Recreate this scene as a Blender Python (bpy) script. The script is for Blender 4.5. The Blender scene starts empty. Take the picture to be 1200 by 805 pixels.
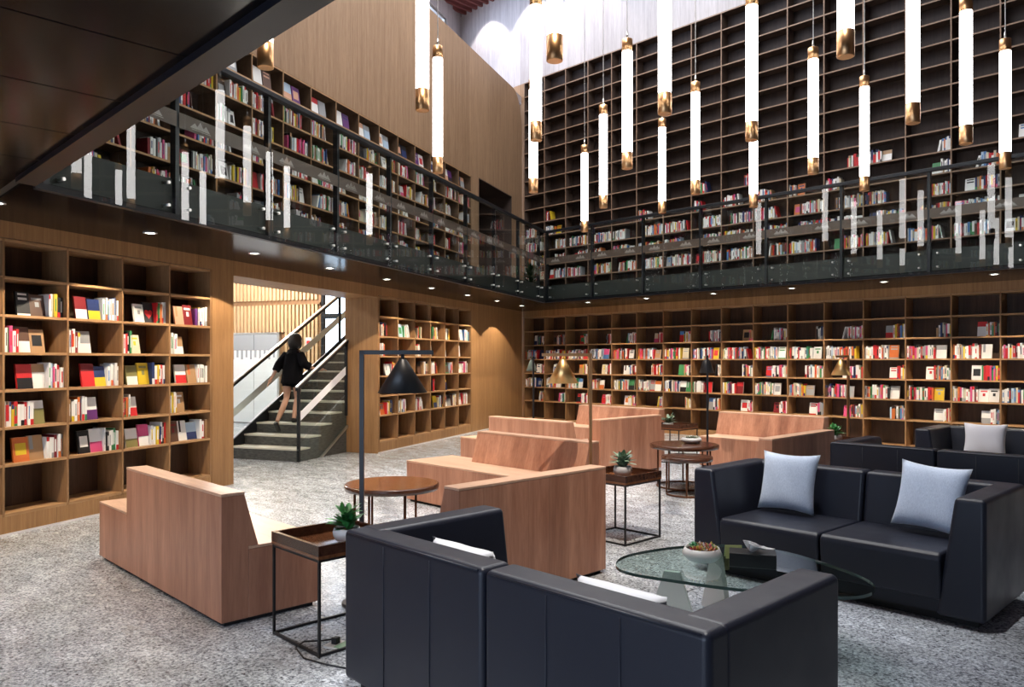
import bpy, math, random
from mathutils import Vector, Matrix
S = bpy.context.scene
COL = S.collection
PI = math.pi
R = math.radians

# ------------------------------------------------------------------ frames
YAW = R(45.7656)                      # camera looks this far to the left of +Y
F_PX, EYE, HOR = 910.0, 1.6, 422.0
CA, SA = math.cos(YAW), math.sin(YAW)
WA = R(25.4445)                       # the left wall leans this far from +Y
DX, DY = -math.sin(WA), math.cos(WA)  # along the left wall
NX, NY = math.cos(WA), math.sin(WA)   # out of the left wall into the room
KW = -6.775                           # left wall face
ANG_L = math.atan2(DY, DX)
YB = 14.3                             # back wall face
def W(t, k): return (DX*t + NX*k, DY*t + NY*k)
def PK(k, y):
    t = (y - NY*k)/DY
    return (DX*t + NX*k, y)
def proj(x, y, z):
    zc = -x*SA + y*CA; xc = x*CA + y*SA
    if zc < .1: return None
    return 600 + F_PX*xc/zc, HOR - F_PX*(z-EYE)/zc, zc

# ------------------------------------------------------------------ mesh builder
class MB:
    def __init__(s): s.v=[]; s.f=[]; s.m=[]; s.c=[]; s.s=[]
    def face(s, pts, m=0, c=None, sm=False):
        b=len(s.v); s.v += [tuple(p) for p in pts]; s.f.append(tuple(range(b,b+len(pts)))); s.m.append(m); s.c.append(c); s.s.append(sm)
    def add(s, vs, fs, m=0, c=None, sm=False):
        b=len(s.v); s.v += [tuple(p) for p in vs]
        for f in fs: s.f.append(tuple(b+i for i in f)); s.m.append(m); s.c.append(c); s.s.append(sm)
    def box(s, x0,x1,y0,y1,z0,z1, m=0, c=None):
        v=[(x0,y0,z0),(x1,y0,z0),(x1,y1,z0),(x0,y1,z0),(x0,y0,z1),(x1,y0,z1),(x1,y1,z1),(x0,y1,z1)]
        s.add(v,[(0,3,2,1),(4,5,6,7),(0,1,5,4),(1,2,6,5),(2,3,7,6),(3,0,4,7)],m,c); return s
    def hexa(s, b, t, m=0, c=None):      # bottom 4 and top 4 points
        s.add(list(b)+list(t),[(0,3,2,1),(4,5,6,7),(0,1,5,4),(1,2,6,5),(2,3,7,6),(3,0,4,7)],m,c); return s
    def prism(s, poly, z0, z1, m=0, c=None):   # poly counter-clockwise in xy
        n=len(poly)
        s.add([(x,y,z0) for x,y in poly]+[(x,y,z1) for x,y in poly],
              [tuple(range(n-1,-1,-1)),tuple(range(n,2*n))]+[(i,(i+1)%n,n+(i+1)%n,n+i) for i in range(n)],m,c); return s
    def xprism(s, poly, x0, x1, m=0):          # poly in (y,z), extruded along x
        n=len(poly)
        s.add([(x0,y,z) for y,z in poly]+[(x1,y,z) for y,z in poly],
              [tuple(range(n-1,-1,-1)),tuple(range(n,2*n))]+[(i,(i+1)%n,n+(i+1)%n,n+i) for i in range(n)],m); return s
    def yprism(s, poly, y0, y1, m=0):          # poly in (x,z), extruded along y
        n=len(poly)
        s.add([(x,y0,z) for x,z in poly]+[(x,y1,z) for x,z in poly],
              [tuple(range(n)),tuple(range(2*n-1,n-1,-1))]+[(i,n+i,n+(i+1)%n,(i+1)%n) for i in range(n)],m); return s
    def lathe(s, prof, n=24, o=(0,0,0), m=0, sm=True, cap=True):
        b=len(s.v)
        for r,z in prof:
            for i in range(n):
                a=2*PI*i/n; s.v.append((o[0]+r*math.cos(a),o[1]+r*math.sin(a),o[2]+z))
        for j in range(len(prof)-1):
            for i in range(n):
                s.f.append((b+j*n+i,b+j*n+(i+1)%n,b+(j+1)*n+(i+1)%n,b+(j+1)*n+i)); s.m.append(m); s.c.append(None); s.s.append(sm)
        if cap:
            s.f.append(tuple(b+i for i in range(n-1,-1,-1))); s.m.append(m); s.c.append(None); s.s.append(False)
            k=len(prof)-1
            s.f.append(tuple(b+k*n+i for i in range(n))); s.m.append(m); s.c.append(None); s.s.append(False)
        return s
    def tube(s, path, r, n=8, m=0, sm=True):
        path=[Vector(p) for p in path]; rr=r if isinstance(r,(list,tuple)) else [r]*len(path)
        b=len(s.v); up=None
        for j,p in enumerate(path):
            d=(path[min(j+1,len(path)-1)]-path[max(j-1,0)]).normalized()
            if up is None:
                up=Vector((0,0,1)) if abs(d.z)<.9 else Vector((1,0,0))
            a=d.cross(up).normalized(); u=a.cross(d).normalized(); up=u
            for i in range(n):
                q=2*PI*(i+.5)/n; s.v.append(tuple(p+a*(math.cos(q)*rr[j])+u*(math.sin(q)*rr[j])))
        for j in range(len(path)-1):
            for i in range(n):
                s.f.append((b+j*n+i,b+j*n+(i+1)%n,b+(j+1)*n+(i+1)%n,b+(j+1)*n+i)); s.m.append(m); s.c.append(None); s.s.append(sm)
        s.f.append(tuple(b+i for i in range(n-1,-1,-1))); s.m.append(m); s.c.append(None); s.s.append(False)
        k=len(path)-1
        s.f.append(tuple(b+k*n+i for i in range(n))); s.m.append(m); s.c.append(None); s.s.append(False)
        return s
    def ball(s, o, r, m=0, nu=12, nv=8):
        rx,ry,rz = r if isinstance(r,tuple) else (r,r,r)
        b=len(s.v)
        for j in range(nv+1):
            th=PI*j/nv
            for i in range(nu):
                a=2*PI*i/nu; s.v.append((o[0]+rx*math.sin(th)*math.cos(a),o[1]+ry*math.sin(th)*math.sin(a),o[2]-rz*math.cos(th)))
        for j in range(nv):
            for i in range(nu):
                s.f.append((b+j*nu+i,b+j*nu+(i+1)%nu,b+(j+1)*nu+(i+1)%nu,b+(j+1)*nu+i)); s.m.append(m); s.c.append(None); s.s.append(True)
        return s
    def mesh(s, name, mats):
        me=bpy.data.meshes.new(name); me.from_pydata(s.v,[],s.f)
        for mt in mats: me.materials.append(mt)
        me.polygons.foreach_set('material_index',s.m); me.polygons.foreach_set('use_smooth',s.s)
        if any(c is not None for c in s.c):
            at=me.color_attributes.new('Col','FLOAT_COLOR','CORNER'); buf=[]
            for f,c in zip(s.f,s.c):
                c=c or (.5,.5,.5); buf += [c[0],c[1],c[2],1.0]*len(f)
            at.data.foreach_set('color',buf)
        me.update(); return me
def obj(name, mb, mats, parent=None, loc=(0,0,0), rz=0, bevel=None, seg=2, clean=False):
    if not isinstance(mats,(list,tuple)): mats=[mats]
    me=mb.mesh(name,mats) if isinstance(mb,MB) else mb
    o=bpy.data.objects.new(name,me); COL.objects.link(o)
    o.parent=parent; o.location=loc; o.rotation_euler=(0,0,rz)
    if bevel:
        if clean:
            md=o.modifiers.new('weld','WELD'); md.merge_threshold=.0005
        md=o.modifiers.new('bevel','BEVEL'); md.width=bevel; md.segments=seg; md.limit_method='ANGLE'; md.angle_limit=R(30)
        for p in me.polygons: p.use_smooth=True
        md.harden_normals=True
    return o
def tag(o, label=None, cat=None, group=None, kind=None):
    if label: o['label']=label
    if cat: o['category']=cat
    if group: o['group']=group
    if kind: o['kind']=kind
    return o
def thing(name, label, cat, loc=(0,0,0), rz=0, group=None):
    o=bpy.data.objects.new(name,None); COL.objects.link(o); o.empty_display_size=.1
    o.location=loc; o.rotation_euler=(0,0,rz)
    return tag(o,label,cat,group)
def struct(name, mb, mats, loc=(0,0,0), rz=0, bevel=None):
    o=obj(name,mb,mats,None,loc,rz,bevel); o['kind']='structure'; return o
def copy_tree(o, parent=None):
    c=o.copy(); COL.objects.link(c); c.parent=parent
    for ch in list(o.children): copy_tree(ch,c)
    return c
ORD=['zeroth','first','second','third','fourth','fifth','sixth','seventh','eighth','ninth','tenth','eleventh','twelfth','thirteenth','fourteenth','fifteenth','sixteenth','seventeenth','eighteenth','nineteenth','twentieth','twenty-first','twenty-second','twenty-third','twenty-fourth','twenty-fifth','twenty-sixth','twenty-seventh','twenty-eighth']

# ------------------------------------------------------------------ materials
def mat(name, col=(.5,.5,.5), rough=.5, metal=0, emit=None, es=0, spec=.5, trans=0, alpha=1, sheen=0, coat=0):
    m=bpy.data.materials.new(name); m.use_nodes=True
    b=m.node_tree.nodes['Principled BSDF']
    b.inputs['Base Color'].default_value=(*col,1); b.inputs['Roughness'].default_value=rough; b.inputs['Metallic'].default_value=metal
    b.inputs['Specular IOR Level'].default_value=spec; b.inputs['Coat Weight'].default_value=coat
    if sheen: b.inputs['Sheen Weight'].default_value=sheen
    if emit: b.inputs['Emission Color'].default_value=(*emit,1); b.inputs['Emission Strength'].default_value=es
    return m
class NT:
    def __init__(s, m): s.m=m; s.t=m.node_tree; s.b=s.t.nodes['Principled BSDF']
    def n(s, typ, **kw):
        x=s.t.nodes.new(typ)
        for k,v in kw.items(): setattr(x,k,v)
        return x
    def l(s, a, b): s.t.links.new(a,b)
    def coord(s, scale, rot=(0,0,0), src='Object'):
        tc=s.n('ShaderNodeTexCoord'); mp=s.n('ShaderNodeMapping'); mp.inputs['Scale'].default_value=scale; mp.inputs['Rotation'].default_value=rot
        s.l(tc.outputs[src],mp.inputs['Vector']); return mp.outputs['Vector']
    def noise(s, vec, scale, detail=4, rough=.55, dist=0):
        x=s.n('ShaderNodeTexNoise'); x.inputs['Scale'].default_value=scale; x.inputs['Detail'].default_value=detail; x.inputs['Roughness'].default_value=rough; x.inputs['Distortion'].default_value=dist
        s.l(vec,x.inputs['Vector']); return x.outputs['Fac']
    def ramp(s, fac, stops):
        x=s.n('ShaderNodeValToRGB'); e=x.color_ramp.elements
        while len(e)<len(stops): e.new(.5)
        for i,(p,c) in enumerate(stops): e[i].position=p; e[i].color=(*c,1)
        s.l(fac,x.inputs['Fac']); return x.outputs['Color']
    def mix(s, a, b, fac, mode='MIX'):
        x=s.n('ShaderNodeMix',data_type='RGBA',blend_type=mode)
        if isinstance(fac,(int,float)): x.inputs[0].default_value=fac
        else: s.l(fac,x.inputs[0])
        for v,i in ((a,6),(b,7)):
            if isinstance(v,tuple): x.inputs[i].default_value=(*v,1)
            else: s.l(v,x.inputs[i])
        return x.outputs[2]
    def math(s, op, a, b=0.0):
        x=s.n('ShaderNodeMath',operation=op)
        for v,i in ((a,0),(b,1)):
            if isinstance(v,(int,float)): x.inputs[i].default_value=v
            else: s.l(v,x.inputs[i])
        return x.outputs[0]
def wood(name, dark, light, scale=(14,14,.9), rough=.5, plank=None, axis='X', seam=.5, spec=.35, streak=.5):
    m=mat(name,light,rough,spec=spec); t=NT(m)
    v=t.coord(scale)
    f=t.noise(v,1.6,6,.62,.35)
    mid=tuple((a+b)/2 for a,b in zip(dark,light))
    c=t.ramp(f,[(.28,dark),(.5,mid),(.72,light)])
    f2=t.noise(t.coord(tuple(q*5 for q in scale)),2.2,3,.6)
    c=t.mix(c,t.ramp(f2,[(.35,(.72,.70,.68)),(.6,(1,1,1))]),streak,'MULTIPLY')
    if plank:
        tc=t.n('ShaderNodeTexCoord'); sx=t.n('ShaderNodeSeparateXYZ'); t.l(tc.outputs['Object'],sx.inputs[0])
        u=t.math('DIVIDE',sx.outputs[axis],plank)
        fr=t.math('FRACT',t.math('ADD',u,100.0)); fl=t.math('FLOOR',u)
        wn=t.n('ShaderNodeTexWhiteNoise',noise_dimensions='1D'); t.l(fl,wn.inputs['W'])
        var=t.ramp(wn.outputs['Value'],[(0,(.86,.84,.82)),(1,(1.06,1.05,1.04))])
        c=t.mix(c,var,1.0,'MULTIPLY')
        ln=t.math('LESS_THAN',fr,.012/plank*.6)
        c=t.mix(c,tuple(q*.45 for q in dark),t.math('MULTIPLY',ln,seam))
    t.l(c,t.b.inputs['Base Color']); return m

M={}
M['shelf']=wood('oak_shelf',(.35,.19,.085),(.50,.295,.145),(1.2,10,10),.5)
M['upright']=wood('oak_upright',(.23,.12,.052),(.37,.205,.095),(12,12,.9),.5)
M['back']=wood('oak_back_shaded',(.06,.032,.02),(.115,.066,.04),(10,10,.7),.55,plank=.33,seam=.35)  # back boards darkened in colour to hold the shade of the recesses
M['panel']=wood('oak_panel',(.30,.155,.066),(.46,.26,.115),(11,11,.5),.45,plank=.62,seam=.5)
M['upwall']=wood('oak_wall',(.29,.175,.10),(.45,.29,.175),(9,9,.45),.55,plank=1.2,seam=.4,streak=.7)
M['pale']=wood('pale_wall',(.40,.365,.37),(.56,.525,.53),(9,9,.4),.6,plank=1.2,seam=.2)
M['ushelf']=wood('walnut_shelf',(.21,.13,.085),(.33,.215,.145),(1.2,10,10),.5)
M['uback']=wood('walnut_back_shaded',(.026,.016,.014),(.052,.034,.028),(10,10,.7),.6,plank=.36,seam=.3)  # recess shade of the upper backs put into the wood colour
M['uinner']=wood('walnut_inside_shaded',(.055,.035,.027),(.10,.066,.05),(6,6,2),.6)  # inner cube faces painted dark to stand for their shade
M['uinner2']=wood('walnut_side_shaded',(.10,.06,.036),(.18,.11,.068),(6,6,2),.55)  # left gallery cube insides, shade put into the colour
M['bench']=wood('bench_wood',(.30,.125,.075),(.52,.265,.17),(5,5,.5),.42,plank=.205,seam=.22,spec=.45)
M['benchtop']=wood('bench_top',(.47,.285,.19),(.62,.40,.285),(1.0,9,9),.42,spec=.45)
M['walnut']=wood('walnut_table',(.035,.013,.008),(.085,.034,.018),(1.4,16,16),.22,spec=.6)
M['tabletop']=wood('table_top',(.11,.04,.017),(.24,.095,.04),(1.4,14,14),.16,spec=.7)
M['black']=mat('black_metal',(.012,.012,.014),.4,.3)
M['dark']=mat('gap_black',(.008,.008,.009),.7)
M['soffit']=mat('soffit_panel',(.009,.008,.0085),.16,spec=.045)
M['fascia']=mat('gallery_fascia',(.026,.030,.028),.6)
M['edge']=mat('edge_channel',(.009,.009,.012),.35,0,spec=.15)
M['post']=mat('post_steel',(.016,.019,.023),.35,.4)
M['steel']=mat('brushed_steel',(.62,.62,.60),.3,1)
M['chrome']=mat('chrome',(.8,.8,.8),.12,1)
M['brass']=mat('brass',(.74,.43,.21),.33,1)
M['brassbright']=mat('brass_shade',(.86,.54,.22),.34,1)
M['tube']=mat('tube_glow',(.9,.9,.9),.4,emit=(1,.975,.955),es=9.0)
M['lens']=mat('lamp_lens',(1,1,1),.3,emit=(1,.93,.82),es=14)
M['white']=mat('white_plastic',(.8,.8,.8),.4)
M['ceramic']=mat('white_ceramic',(.78,.77,.76),.35)
M['stone']=mat('stone_pot',(.42,.43,.45),.7)
M['soil']=mat('soil',(.03,.02,.012),.9)
M['tissue']=mat('tissue',(.85,.85,.87),.8)
M['boxblk']=mat('tissue_box',(.012,.012,.014),.3)
M['card']=mat('card_pale_green',(.52,.58,.24),.6)
M['red']=mat('alarm_red',(.6,.02,.02),.4)
M['frost']=mat('frost_strip',(.80,.82,.88),.6)
M['bk']=mat('book_colours',(.5,.5,.5),.42,spec=.4)
t=NT(M['bk']); a=t.n('ShaderNodeAttribute'); a.attribute_name='Col'; t.l(a.outputs['Color'],t.b.inputs['Base Color'])
# black leather with a fine grain
M['leather']=mat('black_leather',(.0115,.0135,.0235),.38,spec=.34); t=NT(M['leather'])
vo=t.n('ShaderNodeTexVoronoi'); vo.inputs['Scale'].default_value=260; t.l(t.coord((1,1,1)),vo.inputs['Vector'])
bp=t.n('ShaderNodeBump'); bp.inputs['Strength'].default_value=.12; bp.inputs['Distance'].default_value=.002; t.l(vo.outputs['Distance'],bp.inputs['Height']); t.l(bp.outputs['Normal'],t.b.inputs['Normal'])
f=t.noise(t.coord((1,1,1)),3.0,3); t.l(t.ramp(f,[(.3,(.33,.33,.33)),(.7,(.46,.46,.46))]),t.b.inputs['Roughness'])
# cushion linen
M['linen']=mat('linen',(.42,.47,.56),.85,sheen=.3); t=NT(M['linen'])
f=t.noise(t.coord((90,90,30)),2.5,3); t.l(t.ramp(f,[(.3,(.40,.475,.61)),(.7,(.56,.635,.77))]),t.b.inputs['Base Color'])
M['linengrey']=mat('linen_grey',(.60,.60,.66),.85,sheen=.3)
M['linenwhite']=mat('linen_white',(.66,.68,.74),.85,sheen=.3)
# leaves
def leafm(n, a, b):
    m=mat(n,a,.38); t=NT(m); f=t.noise(t.coord((1,1,1)),28,2); t.l(t.ramp(f,[(.35,a),(.65,b)]),t.b.inputs['Base Color']); return m
M['leaf']=leafm('leaf_green',(.012,.075,.02),(.06,.30,.07))
M['leafdark']=leafm('leaf_dark',(.012,.03,.014),(.03,.09,.03))
M['leafpale']=leafm('leaf_pale',(.03,.09,.05),(.30,.42,.30))
# ground aggregate concrete
m=M['floor']=mat('ground_concrete',(.4,.4,.4),.3,spec=.5); t=NT(m)
v=t.coord((1,1,1))
sp=t.noise(v,62,3,.72); big=t.noise(v,.7,4,.6,.5); mid=t.noise(t.coord((1,2.2,1),(0,0,.9)),3.2,5,.62,.4)
vo=t.n('ShaderNodeTexVoronoi'); vo.inputs['Scale'].default_value=58; t.l(v,vo.inputs['Vector'])
c=t.ramp(sp,[(.38,(.035,.035,.042)),(.46,(.26,.26,.275)),(.53,(.52,.52,.535)),(.62,(.82,.82,.83))])
c2=t.ramp(vo.outputs['Color'],[(.15,(.05,.05,.06)),(.45,(.42,.42,.435)),(.8,(.80,.80,.81))])
c=t.mix(c,c2,.45)
c=t.mix(c,t.ramp(big,[(.35,(.86,.86,.82)),(.65,(1.06,1.06,1.06))]),1,'MULTIPLY')
c=t.mix(c,t.ramp(mid,[(.36,(.70,.70,.69)),(.55,(1,1,1)),(.70,(1.3,1.3,1.3))]),.85,'MULTIPLY')
c=t.mix(c,(.90,.975,1.08),1,'MULTIPLY')
t.l(c,t.b.inputs['Base Color'])
t.l(t.ramp(t.noise(v,2.2,4),[(.3,(.14,.14,.14)),(.7,(.28,.28,.28))]),t.b.inputs['Roughness'])
# slate treads
M['slate']=mat('stair_stone',(.10,.105,.10),.5); t=NT(M['slate'])
t.l(t.ramp(t.noise(t.coord((3,3,14)),4,5),[(.3,(.035,.037,.036)),(.7,(.105,.11,.105))]),t.b.inputs['Base Color'])
M['nosing']=mat('stair_nosing',(.62,.60,.53),.45)
def glass(name, tint=(.93,.96,.95), ior=1.45, boost=1.0):
    m=bpy.data.materials.new(name); m.use_nodes=True; nt=m.node_tree; nt.nodes.remove(nt.nodes['Principled BSDF'])
    out=nt.nodes['Material Output']; fr=nt.nodes.new('ShaderNodeFresnel'); fr.inputs['IOR'].default_value=ior
    tr=nt.nodes.new('ShaderNodeBsdfTransparent'); tr.inputs['Color'].default_value=(*tint,1)
    gl=nt.nodes.new('ShaderNodeBsdfGlossy'); gl.inputs['Roughness'].default_value=.0
    mx=nt.nodes.new('ShaderNodeMixShader'); ge=nt.nodes.new('ShaderNodeNewGeometry'); iv=nt.nodes.new('ShaderNodeMath'); iv.operation='SUBTRACT'; iv.inputs[0].default_value=1; nt.links.new(ge.outputs['Backfacing'],iv.inputs[1])
    mu=nt.nodes.new('ShaderNodeMath'); mu.operation='MULTIPLY'; nt.links.new(fr.outputs[0],mu.inputs[0]); nt.links.new(iv.outputs[0],mu.inputs[1]); nt.links.new(mu.outputs[0],mx.inputs[0]); nt.links.new(tr.outputs[0],mx.inputs[1]); nt.links.new(gl.outputs[0],mx.inputs[2]); nt.links.new(mx.outputs[0],out.inputs[0])
    return m
M['glass']=glass('clear_glass',ior=1.55)
M['tglass']=glass('table_glass',(.80,.88,.86),1.55)
M['gedge']=mat('glass_edge',(.05,.09,.085),.1,spec=.8)
M['strip']=mat('manifestation_film',(.115,.078,.062),.5)
M['striplogo']=mat('film_logo',(.34,.30,.28),.5)
M['hallwhite']=mat('hall_white',(.80,.82,.85),.3)
M['hallgrey']=mat('hall_grey',(.33,.35,.38),.25)
M['slatl']=wood('slat_light',(.50,.32,.17),(.68,.47,.28),(10,10,.6),.5)
M['slatd']=wood('slat_gap',(.20,.105,.05),(.30,.17,.085),(10,10,.6),.6)
M['ceil']=mat('ceiling_white',(.75,.72,.72),.7)
M['cslat']=mat('ceiling_slat',(.16,.045,.04),.6)
M['cgap']=mat('ceiling_pink',(.62,.46,.47),.6)
M['skin']=mat('skin',(.52,.30,.21),.5)
M['cloth']=mat('black_cloth',(.006,.006,.008),.9,spec=.08)
M['hair']=mat('hair',(.012,.009,.008),.55)
M['shoe']=mat('shoe',(.015,.015,.016),.4)

# ------------------------------------------------------------------ setting
b=MB()
for i in range(-10,3):                       # large poured fields with thin saw-cut joints
    for j in range(-2,8):
        b.box(i*3+.004,(i+1)*3-.004,j*3+.004-.45,(j+1)*3-.45-.004,-.06,0)
b.box(-30,9,-6.45,23.55,-.1,-.008,1)
struct('floor',b,[M['floor'],mat('floor_joint',(.12,.115,.10),.6)])

XR=2.4
# left wall: local x runs along the wall, y goes into it
LW=dict(loc=(NX*KW,NY*KW,0),rz=ANG_L)
TH=.655
b=MB()
b.box(-3,3.66,0,TH,0,2.87); b.box(3.66,7.672,.37,TH,0,2.70); b.box(7.672,8.06,0,TH,0,2.87)
b.box(11.68,11.70,0,TH,0,2.70); b.box(11.70,15.72,.37,TH,0,2.70); b.box(15.72,19.05,0,TH,0,2.87)
b.box(3.66,7.672,0,TH,2.715,2.87); b.box(8.06,11.68,0,TH,2.68,2.87); b.box(11.68,15.72,0,TH,2.715,2.87)
b.box(-3,19.05,.01,TH,2.871,3.179)
struct('wall_left',b,M['panel'],**LW)
b=MB(); b.box(-3,8.06,-.006,-.0005,0,.02); b.box(11.68,19.0,-.006,-.0005,0,.02)
struct('baseboard_left',b,M['ceil'],**LW)
b=MB()
b.box(-3,15.72,.305,TH,3.18,5.66); b.box(15.72,16.137,0,TH,3.18,5.66); b.box(18.27,19.05,0,TH,3.18,5.66)
poly=[(-3,5.655),(16.137,5.655),(16.137,5.71),(18.27,5.71),(18.27,5.655),(19.05,5.655),(19.03,7.6)]
for i in range(9):
    a=R(10*i+8); poly.append((19.02-.66*(1-math.cos(a)),7.62+.85*math.sin(a)))
poly += [(18.3,8.47),(-3,8.47)]
b.yprism(poly,0,.2)
struct('wall_left_upper',b,M['upwall'],**LW)
b=MB()                                       # dark lined recess at the end of the gallery
b.box(16.137,18.27,.9,1.0,3.18,5.71); b.box(16.137,16.16,.0,.9,3.18,5.71); b.box(18.247,18.27,.0,.9,3.18,5.71); b.box(16.16,18.247,.0,.9,5.69,5.71)
struct('door_1',b,mat('recess_dark',(.055,.035,.028),.5),**LW)
# back wall
b=MB(); XL0=-14.245
b.box(-14.6,XL0,YB+.002,YB+.37,0,2.70); b.box(-14.7,XR,YB,YB+.4,2.712,3.262)
b.box(-18.5,XR,YB+.37,YB+.6,0,8.79); b.box(XL0,XR,YB+.265,YB+.37,3.262,8.79)
struct('wall_back',b,M['panel'])
b=MB(); b.box(-18.5,XR,YB+.02,YB+.6,8.795,11.6)
struct('wall_back_upper',b,M['pale'])
b=MB(); b.box(-14.62,XL0,YB+.004,YB+.366,3.262,8.79)
struct('trim_1',b,M['upwall'])
b=MB(); b.box(XR,XR+.2,-4,YB+.6,0,11.6)
struct('wall_right_unseen',b,M['uback'])  # unseen, added dark to keep light from the right low
b=MB(); b.box(-9.5,XR,-4.2,-4,2.6,11.6); b.box(-9.5,-4.6,-4.2,-4,0,2.6); b.box(1.4,XR,-4.2,-4,0,2.6)
struct('wall_front_unseen',b,M['uback'])  # unseen, added to limit the daylight coming from behind the camera
# clerestory behind the left parapet
b=MB(); K2=-9.0
x0,y0=W(0,K2)
for (t0,t1,z0,z1) in ((-3,20.2,8.2,8.47),(-3,20.2,10.9,11.6),(19.2,20.2,8.47,10.9)):
    b.box(t0,t1,0,.2,z0,z1)
b.box(-3,20.2,-2.2,0,8.27,8.46)
struct('wall_clerestory',b,M['pale'],(NX*K2,NY*K2,0),ANG_L)
b=MB()
for tt in (-3,-.2,2.6,5.4,8.2,11.0,13.8,16.6,19.13): b.box(tt,tt+.07,.04,.12,8.47,10.9)
b.box(-3,19.2,.04,.12,8.47,8.53); b.box(-3,19.2,.04,.12,10.84,10.9)
w=struct('window_1',b,M['steel'],(NX*K2,NY*K2,0),ANG_L)
# ceiling with slats, a skylight over the void
b=MB()
sk=(-14.2,-4.6,2.6,13.0)
zc0,zc1=11.45,11.6
b.box(-22,sk[0],-4,YB+.6,zc0,zc1,0); b.box(sk[1],XR+.2,-4,YB+.6,zc0,zc1,0); b.box(sk[0],sk[1],-4,sk[2],zc0,zc1,0); b.box(sk[0],sk[1],sk[3],YB+.6,zc0,zc1,0)
x=-21.9
while x<-14.5:
    b.box(x,x+.07,3,YB+.02,zc0-.13,zc0-.001,1); x+=.23
struct('ceiling',b,[M['cgap'],M['cslat']])
# galleries
P1=PK(KW,YB); Pw12=PK(KW,12.03)
def gal(name, poly, z0=2.86, z1=3.18):
    b=MB(); b.prism(poly,z0+.02,z1,0); return b
KE=-5.08; YE=12.03; YN=1.42; o=.05
b=MB()
b.prism([PK(KW,YE+o),(XR,YE+o),(XR,YB),PK(KW,YB)],2.885,3.18,0)
b.prism([PK(KW,YN-o),PK(KE-o,YN-o),PK(KE-o,YE+o),PK(KW,YE+o)],2.885,3.18,0)
b.prism([PK(KW,-4),(XR,-4),(XR,YN-o),PK(KW,YN-o)],2.885,3.18,0)
struct('floor_gallery',b,M['fascia'])
b=MB()
b.prism([PK(KW,YE+o),(XR,YE+o),(XR,YB),PK(KW,YB)],2.868,2.885,0)
b.prism([PK(KW,YN-o),PK(KE-o,YN-o),PK(KE-o,YE+o),PK(KW,YE+o)],2.868,2.885,0)
xs=[-9.2]+[-4.068-.78*i for i in range(5,-1,-1)]+[-4.068+.79*i for i in range(1,10)]
xs=[x for x in xs if x<XR]+[XR]
for a,c in zip(xs[:-1],xs[1:]):
    a=max(a,-8.08)
    if c<-8.0: continue
    yw=lambda x: max(-4.0,DY*((x-NX*KW)/DX)+NY*KW)
    b.prism([(a+.006,min(yw(a),YN-.14)),(c-.006,min(yw(c),YN-.14)),(c-.006,YN-.12),(a+.006,YN-.12)],2.868,2.885,0)
struct('ceiling_gallery',b,M['soffit'])
b=MB()
b.prism([PK(KE-.02,YN-.13),(XR,YN-.13),(XR,YN),PK(KE,YN)],2.832,2.868,0)
b.prism([PK(KE-.06,YN),PK(KE,YN),PK(KE,YE),PK(KE-.06,YE)],2.822,2.868,0)
b.prism([PK(KE-.06,YE),(XR,YE),(XR,YE+.06),PK(KE-.06,YE+.06)],2.822,2.868,0)
struct('trim_2',b,M['edge'])

# stair hall behind the opening
b=MB()
HX=dict(loc=(0,0,0))
def hb(t0,t1,k0,k1,z0,z1,m=0):
    b.prism([W(t0,k0),W(t0,k1),W(t1,k1),W(t1,k0)],z0,z1,m)
hb(16.3,16.5,-16,-11.05,0,5.4)                # end wall behind slats
hb(16.3,16.5,-8.9,-7.43,0,5.4); hb(16.3,16.5,-11.05,-8.9,4.4,5.4)
hb(4.0,16.5,-16.2,-16,0,5.4); hb(3.8,4.0,-16.2,-7.43,0,5.4)
hb(3.8,16.5,-16.2,-7.44,5.4,5.55)
struct('wall_hall',b,M['hallwhite'])
b=MB()                                        # vertical timber slats over the end wall, two tiers
k=-15.9
while k<-11.1:
    hb(16.245,16.30,k,k+.065,3.10,5.35,0)
    if not (-13.8<k<-12.2): hb(16.235,16.30,k+.02,k+.085,.0,2.98,0)
    else: hb(16.235,16.30,k+.02,k+.085,2.30,2.98,0)
    k+=.112
hb(16.29,16.30,-15.9,-11.05,0,5.35,1)
hb(16.25,16.30,-15.9,-11.05,2.98,3.02,1)
struct('wall_hall_slats',b,[M['slatl'],M['slatd']])
b=MB()
hb(16.2,16.26,-13.70,-12.99,.02,1.85,0); hb(16.2,16.26,-12.975,-12.27,.02,1.85,0); hb(16.2,16.26,-13.70,-12.99,1.855,2.25,1); hb(16.2,16.26,-12.975,-12.27,1.855,2.25,1)
hb(16.2,16.28,-13.76,-13.705,0,2.3,2); hb(16.2,16.28,-12.265,-12.21,0,2.3,2); hb(16.2,16.28,-13.76,-12.21,2.255,2.3,2)
for i in range(10):
    kk=-13.66+i*.14; hb(16.195,16.2,kk,kk+.06,1.62+.05*(i%2),1.85,1)
struct('door_2',b,[M['hallwhite'],M['hallgrey'],M['steel']])
b=MB()
hb(16.3,16.38,-11.05,-10.98,0,4.4); hb(16.3,16.38,-8.97,-8.9,0,4.4); hb(16.3,16.38,-10.98,-8.97,2.62,2.74); hb(16.3,16.38,-10.98,-8.97,0,.1)
struct('window_2',b,M['post'])

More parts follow.
